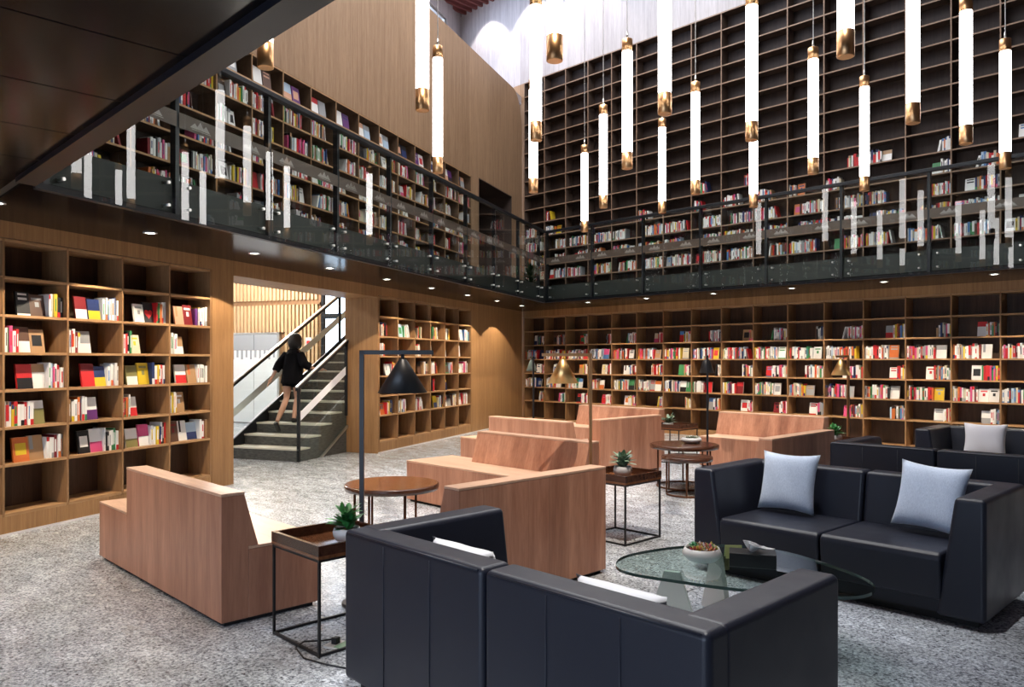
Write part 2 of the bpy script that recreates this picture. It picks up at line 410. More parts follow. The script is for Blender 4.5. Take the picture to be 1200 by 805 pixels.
# ------------------------------------------------------------------ bookcases
def bookcase(name, label, loc, rz, bw, nb, zs, depth, mats, plinth=None, cat='bookcase', inner=None):
    """zs: heights of the shelf boards' middles, lowest first; the highest is the top board."""
    r=thing(name,label,cat,loc,rz)
    sh,up,bk,pl=mats; L=bw*nb; z0=zs[0]-.0125; z1=zs[-1]+.0125
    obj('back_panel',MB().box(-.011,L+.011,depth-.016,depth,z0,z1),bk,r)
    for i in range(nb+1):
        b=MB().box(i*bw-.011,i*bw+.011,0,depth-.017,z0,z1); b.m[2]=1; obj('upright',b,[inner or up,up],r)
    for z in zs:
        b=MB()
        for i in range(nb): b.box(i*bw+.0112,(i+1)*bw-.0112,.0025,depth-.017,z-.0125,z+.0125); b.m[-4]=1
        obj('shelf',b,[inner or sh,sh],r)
    if plinth is not None:
        obj('plinth',MB().box(-.011,L+.011,.004,depth-.02,plinth,z0-.001),pl,r)
    return r
ZL=[.185,.635,.975,1.317,1.66,2.005,2.353,2.695]
ZB=[.10,.552,.904,1.258,1.614,1.978,2.335,2.695]
ZUL=[3.20+.0]+[3.17+.353*i for i in range(1,8)]
ZUB=[3.275+.3672*i for i in range(16)]
BWL=.6615; BWB=.7183
mA=(M['shelf'],M['upright'],M['back'],M['panel'])
mU=(M['ushelf'],M['ushelf'],M['uback'],M['upwall'])
L1T=5.007-2*BWL
FR_L1=(W(L1T,KW),ANG_L); FR_L2=(W(11.727,KW),ANG_L); FR_B=((-14.233,YB),0.0)
ULT=15.695-24*BWL; FR_UL=(W(ULT,KW),ANG_L)
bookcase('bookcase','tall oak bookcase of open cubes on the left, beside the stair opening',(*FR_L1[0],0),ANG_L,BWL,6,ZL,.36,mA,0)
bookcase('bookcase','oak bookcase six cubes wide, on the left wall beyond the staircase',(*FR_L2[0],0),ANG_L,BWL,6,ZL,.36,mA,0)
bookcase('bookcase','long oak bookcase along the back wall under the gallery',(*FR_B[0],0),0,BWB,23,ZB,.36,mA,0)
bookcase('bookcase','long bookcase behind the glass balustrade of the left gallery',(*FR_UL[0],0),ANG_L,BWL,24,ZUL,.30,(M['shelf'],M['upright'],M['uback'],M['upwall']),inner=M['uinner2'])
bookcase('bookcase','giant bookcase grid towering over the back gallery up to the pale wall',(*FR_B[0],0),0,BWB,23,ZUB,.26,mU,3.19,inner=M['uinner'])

# ------------------------------------------------------------------ books
CC={'white':(.80,.79,.77),'cream':(.62,.55,.40),'red':(.55,.025,.03),'dark red':(.20,.015,.02),'orange':(.60,.16,.04),'yellow':(.68,.48,.03),
    'navy':(.02,.035,.12),'blue':(.08,.20,.45),'black':(.015,.015,.017),'green':(.05,.24,.09),'pink':(.62,.08,.22),'purple':(.12,.03,.16),
    'tan':(.40,.24,.12),'grey':(.32,.33,.34),'brown':(.11,.055,.035),'olive':(.23,.21,.08),'light blue':(.42,.55,.68),'peach':(.62,.34,.22)}
ABB={'w':'white','c':'cream','r':'red','d':'dark red','o':'orange','y':'yellow','n':'navy','b':'blue','k':'black','g':'green','p':'pink','u':'purple','t':'tan','e':'grey','m':'brown','v':'olive','l':'light blue','h':'peach'}
PAL=['white']*40+['cream']*7+['red']*10+['dark red']*3+['orange']*4+['yellow']*5+['navy']*4+['blue']*3+['black']*5+['green']*3+['pink']*4+['tan']*3+['grey']*5+['light blue']*3+['brown']*2
ACC=['red']*4+['black']*4+['navy']*2+['grey']*4+['orange','yellow','green','pink','blue','tan']
def spine_mesh(b, w, h, d, c1, c2, st, T, rg):
    """a closed book standing with its spine to the front (y=0), pages on top"""
    A=CC[c1]; B=CC[c2]; j=1+.10*(rg.random()-.5); A=tuple(q*j for q in A)
    xs=[-w/2,-w*.22,w*.22,w/2]; zf=[0,.10,.26,.42,.80,.92,1]
    def colr(i,jj):
        if st==0: return B if (i==1 and jj in (2,3)) else A
        if st==1: return B if jj in (0,1) else A
        if st==2: return B if jj>=4 else A
        if st==3: return B if jj in (3,) else A
        if st==4: return B if (i==1 and jj==3) or jj==0 else A
        return A
    for i in range(3):
        for jj in range(6):
            b.face([T(xs[i],0,zf[jj]*h),T(xs[i+1],0,zf[jj]*h),T(xs[i+1],0,zf[jj+1]*h),T(xs[i],0,zf[jj+1]*h)],0,colr(i,jj))
    x0,x1=-w/2,w/2; t=min(.003,w*.2); pg=(.66,.63,.55)
    b.face([T(x1,0,0),T(x1,d,0),T(x1,d,h),T(x1,0,h)],0,A); b.face([T(x0,d,0),T(x0,0,0),T(x0,0,h),T(x0,d,h)],0,A)
    b.face([T(x1,d,0),T(x0,d,0),T(x0,d,h),T(x1,d,h)],0,pg); b.face([T(x0,d,0),T(x1,d,0),T(x1,0,0),T(x0,0,0)],0,A)
    b.face([T(x0,0,h),T(x0+t,0,h),T(x0+t,d,h),T(x0,d,h)],0,A); b.face([T(x1-t,0,h),T(x1,0,h),T(x1,d,h),T(x1-t,d,h)],0,A)
    b.face([T(x0+t,0,h),T(x1-t,0,h),T(x1-t,d,h),T(x0+t,d,h)],0,pg)
def cover_mesh(b, w, h, d, c1, c2, st, T, rg):
    """a book standing with its cover to the front, leaning slightly back"""
    A=CC[c1]; B=CC[c2]; lean=.035 if st!=9 else .0
    T2=lambda x,y,z: T(x,y+lean*z/h,z)
    xs=[-w/2,-w*.34,-w*.12,w*.14,w*.34,w/2]; zf=[0,.09,.28,.44,.66,.76,.86,.94,1]
    def colr(i,j):
        if st==0: return B if (j==5 and 1<=i<=3) or (j==3 and i==2) else A
        if st==1: return B if j<=2 else A
        if st==2: return B if j>=4 else A
        if st==3: return B if (1<=i<=3 and 2<=j<=4) else A
        if st==4: return B if (1<=i<=3 and j in (4,6)) or j==0 else A
        if st==5: return B if i==1 and j>=3 else A
        return A
    for i in range(5):
        for j in range(8):
            b.face([T2(xs[i],0,zf[j]*h),T2(xs[i+1],0,zf[j]*h),T2(xs[i+1],0,zf[j+1]*h),T2(xs[i],0,zf[j+1]*h)],0,colr(i,j))
    x0,x1=-w/2,w/2; pg=(.66,.63,.55)
    b.face([T2(x1,0,0),T2(x1,d,0),T2(x1,d,h),T2(x1,0,h)],0,pg); b.face([T2(x0,d,0),T2(x0,0,0),T2(x0,0,h),T2(x0,d,h)],0,A)
    b.face([T2(x1,d,0),T2(x0,d,0),T2(x0,d,h),T2(x1,d,h)],0,A); b.face([T2(x0,d,0),T2(x1,d,0),T2(x1,0,0),T2(x0,0,0)],0,A)
    b.face([T2(x0,0,h),T2(x1,0,h),T2(x1,d,h),T2(x0,d,h)],0,pg)
    if st==8:                                  # a red heart on a black cover
        pts=[]
        for i in range(20):
            a=2*PI*i/20; pts.append((.0026*w/.16*16*math.sin(a)**3*1.6, h*.45+.0026*w/.16*1.6*(13*math.cos(a)-5*math.cos(2*a)-2*math.cos(3*a)-math.cos(4*a))))
        b.face([T2(x,-.0015,z) for x,z in reversed(pts)],0,CC['red'])
BOOKS=[]   # dicts
def put(fr, x, yf, z, kind, w, h, d, c1, c2, st, cell):
    BOOKS.append(dict(lean=0.0,fr=fr,x=x,y=yf,z=z,kind=kind,w=w,h=h,d=d,c1=c1,c2=c2,st=st,cell=cell))
def lay(fr, cx0, bw, z, hrow, items, align, cell, rg):
    """items: list of ('s'|'f', colour, accent, style); set side by side from one end of the cube"""
    seq=[]
    for it in items:
        k,c1,c2,st=it[:4]
        if k=='s': w=rg.uniform(.017,.036); h=rg.uniform(.195,.248); d=.16
        else: w=rg.uniform(.13,.165); h=rg.uniform(.20,.245); d=.022
        h=min(h,hrow-.05); seq.append((k,c1,c2,st,w,h,d))
    free=bw-.03
    while seq and sum(q[4]+.002 for q in seq)>free: seq.pop()
    tot=sum(q[4]+.002 for q in seq)
    x=cx0+.014 if align=='L' else cx0+bw-.014-tot
    for i,(k,c1,c2,st,w,h,d) in enumerate(seq):
        put(fr,x+w/2,.035+rg.uniform(0,.025)+(.03 if k=='f' else 0),z+.0128,k,w,h,d,c1,c2,st,cell+(i+1,)); x+=w+.002
    if align=='L' and seq and seq[-1][0]=='s' and rg.random()<.55 and free-tot>.1:
        BOOKS[-1]['lean']=-rg.uniform(.03,.06); BOOKS[-1]['x']+=-BOOKS[-1]['lean']+.003
    elif align=='R' and seq and seq[0][0]=='s' and rg.random()<.4 and free-tot>.1:
        q0=BOOKS[-len(seq)]; q0['lean']=rg.uniform(.03,.06); q0['x']-=q0['lean']+.003
rg=random.Random(7)
def parse(s):
    out=[]
    for tk in s.split():
        if tk[0]=='F': out.append(('f',ABB[tk[1]],ABB[tk[2]],int(tk[3]) if len(tk)>3 else 0))
        else: out.append(('s',ABB[tk[0]],ABB[tk[1]] if len(tk)>1 else ABB[rg.choice('rkenog')],int(tk[2]) if len(tk)>2 else rg.choice((0,0,4,5,1))))
    return out
# the bookcase beside the stair opening, read off the photograph cube by cube (rows counted from the top)
B1={ (2,1):('R','Fkw4 Fme0 wr2 w ve y k kw0'),(2,2):('R','Fdw1 Fny1 wg w b w w ne w'),(2,3):('R','Fwe0 Fkr8 r gk ow wr wg'),(2,4):('R','Fht5 Fdw0 uw w yw w wp w we'),
     (3,1):('L','w wk g pr wp rw Fmw1 Ftk3'),(3,2):('L','ow1 w rw1 w dw wy2 Few1'),(3,3):('L','w wr r kw gw Fcy0'),(3,4):('L','w wb0 w wp w Ftw1'),
     (4,1):('R','Frk1 Fwt2 w lw p w rw wr0'),(4,2):('R','Frd2 Fny1 wb w wr1 w wk'),(4,3):('R','Fvw1 Fyv0 nw wr1 y w rw0 w k'),(4,4):('R','Fwr1 Fto5 wr0 w wk wg0 w'),
     (5,1):('L','w rw1 wn2 yn2 r wt w rw0 wb0 wr1 Fvw2'),(5,2):('L','lw tw wy1 w ow nr wr1 wg1 Fwu1'),(5,3):('L','w rw0 d o w Fwr1'),(5,4):('L','w lw y w wy1 Ftw0'),
     (6,1):('R','Foy3 Fte5 wr2 w we dw w e'),(6,2):('R','Fkw3 Fwp1 w kw0 w wg1 gw wr1'),(6,3):('R','Fwv1 Fpw1 wy0 w yw nr w kw ro1'),(6,4):('R','Fmd0 Fwk5 Fln1 w wr rw0 tw') }
for (row,bay),(al,s) in B1.items():
    lay(FR_L1,(bay+1)*BWL,BWL,ZL[7-row],ZL[8-row]-ZL[7-row],parse(s),al,('L1',row,bay),rg)
for row in range(2,7):                        # the cubes just outside the frame on the left
    for bay in (-1,0): lay(FR_L1,(bay+1)*BWL,BWL,ZL[7-row],.34,parse('w wr r w kw y w wg w'),'R' if row%2==0 else 'L',('L1',row,bay),rg)
def rnd(n, cov):
    out=[]
    for i in range(cov): out.append(('f',rg.choice(PAL),rg.choice(ACC),rg.choice((0,1,2,3,4,5))))
    for i in range(n): out.append(('s',rg.choice(PAL),rg.choice(ACC),rg.choice((0,0,1,2,4,5))))
    return out
for row in range(2,7):                        # second oak bookcase
    for bay in range(1,7):
        if row%2==0: lay(FR_L2,(bay-1)*BWL,BWL,ZL[7-row],.34,rnd(rg.randint(5,9),rg.choice((1,1,2))),'L' if rg.random()<.55 else 'R',('L2',row,bay),rg)
        else: lay(FR_L2,(bay-1)*BWL,BWL,ZL[7-row],.34,rnd(rg.randint(2,4),rg.choice((0,0,1))),'L',('L2',row,bay),rg)
for row in range(2,7):                        # back wall under the gallery
    for bay in range(1,24):
        z=ZB[7-row]
        if row==2: it,al=rnd(rg.randint(4,11),rg.choice((0,1,1))),'R'
        elif row==3: it,al=rnd(rg.randint(13,19),rg.choice((1,1,2))),'L'
        elif row==4: it,al=rnd(rg.randint(5,12),rg.choice((0,1,1))),'R'
        elif row==5: it,al=rnd(rg.randint(9,15),rg.choice((1,1,2))),'L'
        else: it,al=rnd(rg.randint(4,9),rg.choice((0,1,1))),'R'
        if al=='R': it=sorted(it,key=lambda q:q[0])
        else: it=sorted(it,key=lambda q:q[0],reverse=True)
        lay(FR_B,(bay-1)*BWB,BWB,z,.34,it,al,('B',row,bay),rg)
for row in range(1,7):                        # left gallery, top row shows magazines face out
    for bay in range(1,25):
        z=ZUL[7-row]
        if row==1:
            cs=[rg.choice(['white','white','grey','purple','black','light blue','navy','brown']) for _ in range(2)]
            x=(bay-1)*BWL+.16+rg.uniform(-.03,.03)
            for i,c in enumerate(cs):
                put(FR_UL,x+i*.2,.05,z+.0128,'f',.18,.25,.012,c,rg.choice(['white','black','red','grey','navy','peach']),rg.choice((0,1,2,3,4)),('UL',row,bay,i+1))
        elif row in (2,4,6,3,5):
            it=rnd(rg.randint(8,17),rg.choice((0,0,1,1))); al='L' if rg.random()<.6 else 'R'
            lay(FR_UL,(bay-1)*BWL,BWL,z,.34,sorted(it,key=lambda q:q[0],reverse=(al=='L')),al,('UL',row,bay),rg)
for row in range(10,15):                      # back gallery, only the lower shelves hold books
    for bay in range(1,24):
        z=ZUB[15-row]
        pr={10:.3+.03*bay,11:.75,12:.9,13:1,14:1}[row]
        if rg.random()>pr: continue
        n=rg.randint(5,13) if row<=11 else rg.randint(12,20)
        it=rnd(n,rg.choice((0,0,1)) if row<=12 else rg.choice((0,1)))
        al='R' if rg.random()<.6 else 'L'
        lay(FR_B,(bay-1)*BWB,BWB,z,.36,sorted(it,key=lambda q:q[0],reverse=(al=='L')),al,('UB',row,bay),rg)
def bworld(q):
    (ox,oy),a=q['fr']; c,s=math.cos(a),math.sin(a)
    return ox+c*q['x']-s*q['y'], oy+s*q['x']+c*q['y'], q['z']
def area(q):
    x,y,z=bworld(q); a=q['fr'][1]; ux,uy=math.cos(a)*q['w']/2,math.sin(a)*q['w']/2
    p=proj(x-ux,y-uy,z); r=proj(x+ux,y+uy,z); tp=proj(x,y,z+q['h'])
    if not p or not r: return 0
    ys=(tp[1]+(p[1]+r[1])/2)/2; xm=(p[0]+r[0])/2
    if xm<3 or xm>1196 or tp[1]<2: return 0
    if q['cell'][0] in('UL',) and tp[1] < 218-.597*(xm-40)+4: return 0
    if q['cell'][0]=='L2' and xm<446: return 0
    if q['cell'][0]=='B' and q['cell'][1]==6 and (xm>805 or 682<xm<772): return 0
    if q['cell'][0]=='UB' and q['cell'][1]==11: return 0
    return abs(r[0]-p[0])*(p[1]-tp[1])
for q in BOOKS: q['A']=area(q)
BOOKS.sort(key=lambda q:-q['A'])
WHERE={'L1':'bookcase left of stairs','L2':'bookcase beyond stairs','B':'bookcase under back gallery','UL':'left gallery','UB':'back gallery bookcase'}
rest=MB(); nind=0
L1BAY={1:'leftmost bay',2:'second bay',3:'third bay',4:'bay by the pillar'}
for i,q in enumerate(BOOKS):
    fn=spine_mesh if q['kind']=='s' else cover_mesh
    rb=random.Random(i); x,y,z=bworld(q); a=q['fr'][1]
    if nind<300 and q['A']>0:
        nind+=1; b=MB(); fn(b,q['w'],q['h'],q['d'],q['c1'],q['c2'],q['st'],lambda X,Y,Z:(X+q['lean']*Z/q['h'],Y,Z),rb)
        o=obj('book',b,M['bk'],None,(x,y,z),a)
        wh,row,bay,n=q['cell']
        col=q['c1'] if (q['st']==5 and q['kind']=='s') or q['c1']==q['c2'] else q['c1']+' and '+q['c2']
        if q['kind']=='f': hd=col+' book facing out'
        else: hd=col+' book'
        if wh=='UL' and row==1: hd=col+' magazine facing out'
        rowt=ORD[row]+' shelf' if wh!='UL' or row>1 else 'top shelf'
        if wh=='UB': rowt=ORD[row-9]+' filled shelf'
        rowt=rowt.replace('first shelf','top shelf')
        if len(hd.split())+(9 if wh=='UL' else 6)+len(WHERE[wh].split())+(row>9)>16: hd=hd.replace(' facing out','').replace(' and '+q['c2'],'')
        tag(o,f"{hd}, {ORD[n]} in {ORD[max(bay,0)]+' bay' if wh!='UL' else ORD[25-bay]+' bay from right'}, {rowt}, {WHERE[wh]}",'book','books on the shelves')
    else:
        c,s=math.cos(a),math.sin(a)
        fn(rest,q['w'],q['h'],q['d'],q['c1'],q['c2'],q['st'],lambda X,Y,Z:(x+c*(X+q['lean']*Z/q['h'])-s*Y,y+s*(X+q['lean']*Z/q['h'])+c*Y,z+Z),rb)
o=obj('shelved_books',rest,M['bk'])
tag(o,'mass of small colourful books filling the farther shelves of both floors','books','books on the shelves','stuff')

# ------------------------------------------------------------------ balustrades
def balustrade(name, label, loc, rz, posts, xa, xb):
    """local x along the gallery edge, y towards the void is negative; glass hung on the outside of the slab"""
    r=thing(name,label,'balustrade',loc,rz)
    z0,z1=2.835,4.29
    edges=[xa]+posts+[xb]
    for p in posts:
        obj('post',MB().box(p-.022,p+.022,.012,.07,2.87,4.31),M['post'],r)
    for a,c in zip(edges[:-1],edges[1:]):
        if c-a<.08: continue
        a2,c2=a+.012,c-.012
        g=obj('glass_panel',MB().box(a2,c2,-.006,.006,z0,z1),M['glass'],r)
        b=MB(); b.box(a2+.002,c2-.002,.0065,.0085,3.635,3.768,0)
        for u in ((.5,) if c-a<.9 else (.22,.78)):
            xm=a2+(c2-a2)*u; s=1
            for dx,h in ((-.09,.05),(-.02,.075),(.05,.055)):
                b.face([(xm+dx-.05,.006,3.675),(xm+dx+.06,.006,3.675),(xm+dx+.01,.006,3.675+h)],1)
            b.face([(xm-.12,.006,3.662),(xm+.12,.006,3.662),(xm+.12,.006,3.668),(xm-.12,.006,3.668)],1)
        obj('safety_strip',b,[M['strip'],M['striplogo']],g)
        for xx in (a2+.11,c2-.11):
            for zz in (2.93,3.125):
                b=MB(); b.tube([(xx,-.02,zz),(xx,.045,zz)],.014,10); obj('standoff_bolt',b,M['steel'],g)
    obj('handrail',MB().box(xa,xb,-.03,.05,4.295,4.345),M['post'],r,bevel=.006)
    return r
t0=(YN-NY*KE)/DY; t1=(YE-NY*KE)/DY
balustrade('glass_balustrade','frameless glass balustrade with black posts edging the left gallery',(NX*KE,NY*KE,0),ANG_L,[5.341+1.2595*i for i in range(-1,9)],t0+.02,t1-.07)
xe=PK(KE,YE)[0]
balustrade('glass_balustrade','frameless glass balustrade with black posts edging the back gallery',(0,YE,0),0,[-11.33+1.2535*i for i in range(11)],xe+.03,XR-.02)

# ------------------------------------------------------------------ downlights
def spot(loc, energy, size=R(114), blend=.05, col=(1,.84,.64), rad=.018, aim=None):
    l=bpy.data.lights.new('spot_beam','SPOT'); l.energy=energy; l.spot_size=size; l.spot_blend=blend; l.color=col; l.shadow_soft_size=rad
    o=bpy.data.objects.new('spot_beam',l); COL.objects.link(o); o.location=loc
    if aim:
        d=Vector(aim)-Vector(loc); o.rotation_euler=d.to_track_quat('-Z','Y').to_euler()
    return o
DL=[W(4.42-1.575+1.575*i,-6.06) for i in range(10)]
DB=[(-11.04+1.56*i,13.07) for i in range(8)]
SPOT_E=128
def dlabel(i,n,side): return f"recessed downlight, {ORD[i]} along the {side} gallery soffit"
for side,pts in (('left',DL),('back',DB)):
    for i,(x,y) in enumerate(pts):
        r=thing('downlight',(dlabel(i if side=='left' else i+1,len(pts),side)+(' from the frame edge' if side=='left' else ' from the corner')) if (i or side=='back') else 'recessed downlight on the left gallery soffit just outside the frame','downlight',(x,y,2.868),0,'gallery downlights')
        obj('trim_ring',MB().lathe([(.045,0),(.066,-.002),(.068,-.006),(.045,-.007)],20,cap=False),M['white'],r)
        obj('lens',MB().lathe([(.045,-.001),(.044,-.004)],20),M['lens'],r)
        spot((x,y,2.855),SPOT_E)

# ------------------------------------------------------------------ tube pendants
PEND=[(513,203),(735,198),(707,244),(685,272),(776,250),(815,228),(953,204),(1013,224),(1178,198),(495,130),(628,165),(650,72),(779,134),(881,165),(991,67),(1070,145),(1132,169),(311,80),(883,243),(625,226)]
def ray(x):
    u=(x-600)/F_PX; return (u*CA-SA, u*SA+CA)
PTS=[]
for x,yb in PEND:
    zb=3.6 if x!=776 else 3.71
    Z=F_PX*(zb-EYE)/(HOR-yb); d=ray(x); PTS.append((x,d[0]*Z,d[1]*Z,zb))
PTS.sort()
for i,(x,px,py,zb) in enumerate(PTS):
    r=thing('pendant_light',f"glowing white tube pendant with brass ends, {ORD[i+1]} from left",'pendant light',(px,py,zb),0,'tube pendants over the reading room')
    obj('tube',MB().lathe([(.05,.17),(.053,.175),(.053,1.225),(.05,1.23)],20),M['tube'],r)
    obj('lower_cap',MB().lathe([(.05,0),(.056,.004),(.056,.17),(.05,.172)],20),M['brass'],r)
    obj('upper_cap',MB().lathe([(.05,1.228),(.056,1.23),(.056,1.352),(.05,1.356)],20),M['brass'],r)
    b=MB(); b.tube([(0,0,1.35),(0,0,1.44)],[.018,.008],10); obj('cord_grip',b,M['steel'],r)
    b=MB(); b.tube([(0,0,1.42),(0,0,zc0-zb-.02)],.0048,6); obj('suspension_cord',b,M['white'],r)

# ------------------------------------------------------------------ wooden benches
def bench(label, loc, rz, L=2.28, ext=.62, D=.655, side=1, H=.80):
    """origin: rear right corner as seen from behind; x runs to the left along the rear, y towards the seat side"""
    r=thing('wooden_bench',label,'bench',loc,rz,'oak veneer benches')
    sx=side
    X=lambda x: sx*x
    def P(poly): return [(X(x),y) for x,y in poly] if sx>0 else [(X(x),y) for x,y in reversed(poly)]
    b=MB(); b.prism(P([(.03,.03),(L-.03,.03),(L-.03,D-.03),(.03,D-.03)]),0,.027); obj('plinth',b,M['dark'],r)
    x0,x1=0,L-ext
    base=[(x1+.002,0),(L,0),(L,D),(0,D),(0,.172),(x1+.002,.172)] if ext>.05 else [(0,.172),(L,.172),(L,D),(0,D)]
    cov=[(x1+.003,-.001),(L+.001,-.001),(L+.001,D+.001),(-.001,D+.001),(-.001,.172),(x1+.003,.172)] if ext>.05 else [(-.001,.172),(L+.001,.172),(L+.001,D+.001),(-.001,D+.001)]
    b=MB(); b.prism(P(base),.028,.445); obj('seat_base',b,M['bench'],r,bevel=.003)
    b=MB(); b.prism(P(cov),.446,.463); obj('seat_top',b,M['benchtop'],r,bevel=.003)
    prof=[(0,.028),(.17,.028),(.17,.464),(.235,.464),(.145,H-.018),(0,H-.018)]
    b=MB(); b.xprism(prof,min(X(x0),X(x1)),max(X(x0),X(x1))); obj('backrest',b,M['bench'],r,bevel=.003)
    b=MB(); b.prism(P([(x0-.001,-.001),(x1+.001,-.001),(x1+.001,.146),(x0-.001,.146)]),H-.0175,H); obj('backrest_cap',b,M['benchtop'],r,bevel=.003)
    return r
# x of the bench runs along its rear; rz turns it
def bench_up(label,xr,y,L=2.28,ext=.62,D=.655): return bench(label,(xr,y,0),0,L,ext,D,side=-1)              # rear towards the viewer, sits facing +Y
def bench_down(label,xl,y,L=2.28,ext=.62,left=True): return bench(label,(xl,y,0),PI,L,ext,side=1 if left else -1)
bench_up('low wooden bench at left, back turned to the viewer, beside square tray table',-4.52,1.985,2.29,.64)
# C: faces the viewer, extension at its left end
bench('wooden bench facing the viewer behind the round table, long seat end at left',(-4.9,5.97,0),PI,2.26,.62,.67,side=1)
# B: rear towards +X
bench('dark wooden bench in the middle, back directly behind the front sofa',(-3.70,3.14,0),PI/2,1.45,0,.655,side=1)
bench_up('wooden bench second from the back, only its tall back showing above another',-6.70,7.5,2.1,.62,.60)
bench('reddish wooden bench whose broad back stands behind the brass lamp and tray table',(-6.63,8.11,0),PI/2,1.40,0,.655,side=1)
bench('wooden bench facing the viewer at far left near the back bookcase',(-7.41,10.72,0),PI,2.3,.57,.67,side=1)
bench('wooden bench facing the viewer in front of the back bookcase, behind nesting tables',(-4.74,10.86,0),PI,1.66,0,.69,side=1)
bench('dark brown wooden bench beside the back sofas, back towards the right',(-3.80,7.38,0),PI/2,1.48,0,.655,side=1)

# ------------------------------------------------------------------ sofas
def sofa(label, loc, rz, L=2.0, D=.94):
    """origin under the middle of the rear; faces +y"""
    r=thing('leather_sofa',label,'sofa',loc,rz,'black leather sofas'); H=.775; h=L/2
    lm=M['leather']
    b=MB(); b.box(-h+.06,h-.06,.06,D-.1,.0,.05); obj('base',b,M['dark'],r)
    for s in (-1,1):
        b=MB(); o_=s*(h+.003); i_top=s*(h-.165); i_bot=s*(h-.27)
        HT=H+.003; pts=[(o_,.05),(i_bot,.05),(i_top,HT),(o_,HT)]
        if s>0: pts=[(i_bot,.05),(o_,.05),(o_,HT),(i_top,HT)]
        b.yprism(pts,.09,D); a_=obj('armrest',b,lm,r,bevel=.028,seg=4)
        x0,x1=(-h,-.004) if s<0 else (.004,h)
        b=MB(); b.xprism([(0,.05),(.29,.05),(.165,H),(0,H)],x0,x1); k=obj('backrest',b,lm,r,bevel=.028,seg=4)
        b=MB()
        for u in (1/3,2/3):
            xx=x0+(x1-x0)*u; b.tube([(xx,-.001,.07),(xx,-.001,H-.03)],.0035,6)
        b.tube([(x0+.03,.004,H-.012),(x1-.03,.004,H-.012)],.005,6)
        obj('seam',b,lm,k)
        xa,xb=(-h+.235,-.004) if s<0 else (.004,h-.235)
        b=MB(); b.xprism([(.245,.19),(D+.0,.14),(D+.025,.40),(D-.0,.432),(.24,.42)],xa,xb); obj('seat_cushion',b,lm,r,bevel=.026,seg=4)
    b=MB(); b.box(-h+.25,h-.25,.25,D-.06,.055,.15); obj('front_rail',b,lm,r)
    return r
sofa('black leather sofa in front, its stitched back towards the viewer',(-2.275,2.055,0),0,2.03,.93)
sofa('black leather sofa at right facing the glass table, two blue-grey cushions',(-2.305,6.07,0),PI,1.97,.93)
sofa('black leather sofa seen from behind, just beyond the one with two cushions',(-2.40,7.77,0),0,1.97,.93)
sofa('farthest black leather sofa, by the back bookcase, one grey cushion',(-2.32,10.93,0),PI,2.0,.93)

def cushion(label, loc, rz, tilt, w=.46, h=.46, d=.13, m=None, roll=0):
    n=16; b=MB(); V=[]
    for side in (1,-1):
        for j in range(n+1):
            for i in range(n+1):
                u=-1+2*i/n; v=-1+2*j/n
                pin=1-.10*(1-abs(v)**2.0)*abs(u)**4; pin2=1-.10*(1-abs(u)**2.0)*abs(v)**4
                th=(max(0,(1-u**4))*max(0,(1-v**4)))**.55
                wr=.006*math.sin(7*u+3*v)*(1-u*u)*(1-v*v)
                V.append((u*w/2*pin, side*(d/2*th)+wr, h/2+v*h/2*pin2))
    F=[]; N=(n+1)**2
    for s in (0,1):
        for j in range(n):
            for i in range(n):
                a=s*N+j*(n+1)+i; q=(a,a+1,a+n+2,a+n+1); F.append(q if s else tuple(reversed(q)))
    b.add(V,F,0,None,True)
    o=obj('cushion',b,m or M['linen'],None,loc,0)
    md=o.modifiers.new('weld','WELD'); md.merge_threshold=.0006
    o.rotation_euler=(tilt,roll,rz)
    return tag(o,label,'cushion','sofa cushions')
cushion('blue-grey square cushion at the left end of the right sofa',(-2.81,5.66,.435),0,R(-14),m=M['linen'])
cushion('blue-grey square cushion leaning on the right arm of the right sofa',(-1.81,5.64,.452),R(-6),R(-16),m=M['linen'],roll=R(3))
cushion('pale cushion lying behind the back of the front sofa, left seat',(-2.78,2.44,.435),R(180),R(-12),.44,.31,m=M['linenwhite'])
cushion('white cushion barely showing over the front sofa, right seat',(-1.85,2.44,.435),R(180),R(-12),.44,.31,m=M['linenwhite'])
cushion('grey cushion in the middle of the farthest sofa',(-2.70,10.46,.435),R(4),R(-14),.46,.42,m=M['linengrey'])

# ------------------------------------------------------------------ tray tables
def tray_table(label, x0,y0, w=.53, H=.6):
    r=thing('tray_table',label,'side table',(x0+w/2,y0+w/2,0),0,'square tray side tables'); q=w/2; g=.011
    b=MB()
    for sx in (-1,1):
        for sy in (-1,1): b.box(sx*(q-g)-g/1.6,sx*(q-g)+g/1.6,sy*(q-g)-g/1.6,sy*(q-g)+g/1.6,0,H-.075)
    for z in (.009,H-.082):
        for s in (-1,1):
            b.box(-q+.004,q-.004,s*(q-g)-g/1.6,s*(q-g)+g/1.6,z-.007,z+.007); b.box(s*(q-g)-g/1.6,s*(q-g)+g/1.6,-q+.004,q-.004,z-.007,z+.007)
    obj('wire_frame',b,M['black'],r)
    b=MB(); b.box(-q,q,-q,q,H-.074,H-.056,1)
    for s in (-1,1): b.box(-q,q,min(s*q,s*(q-.022)),max(s*q,s*(q-.022)),H-.056,H); b.box(min(s*q,s*(q-.022)),max(s*q,s*(q-.022)),-q+.022,q-.022,H-.056,H)
    obj('tray',b,[M['walnut'],M['tabletop']],r)
    return r
tray_table('square walnut tray table on black wire frame beside the front sofa',-4.235,2.16)
tray_table('square walnut tray table on wire frame behind the middle bench',-4.62,5.34)
tray_table('square tray table by the far wall, right of the reddish bench',-7.28,10.15)
tray_table('square tray table between dark bench and back sofas',-4.55,9.72)

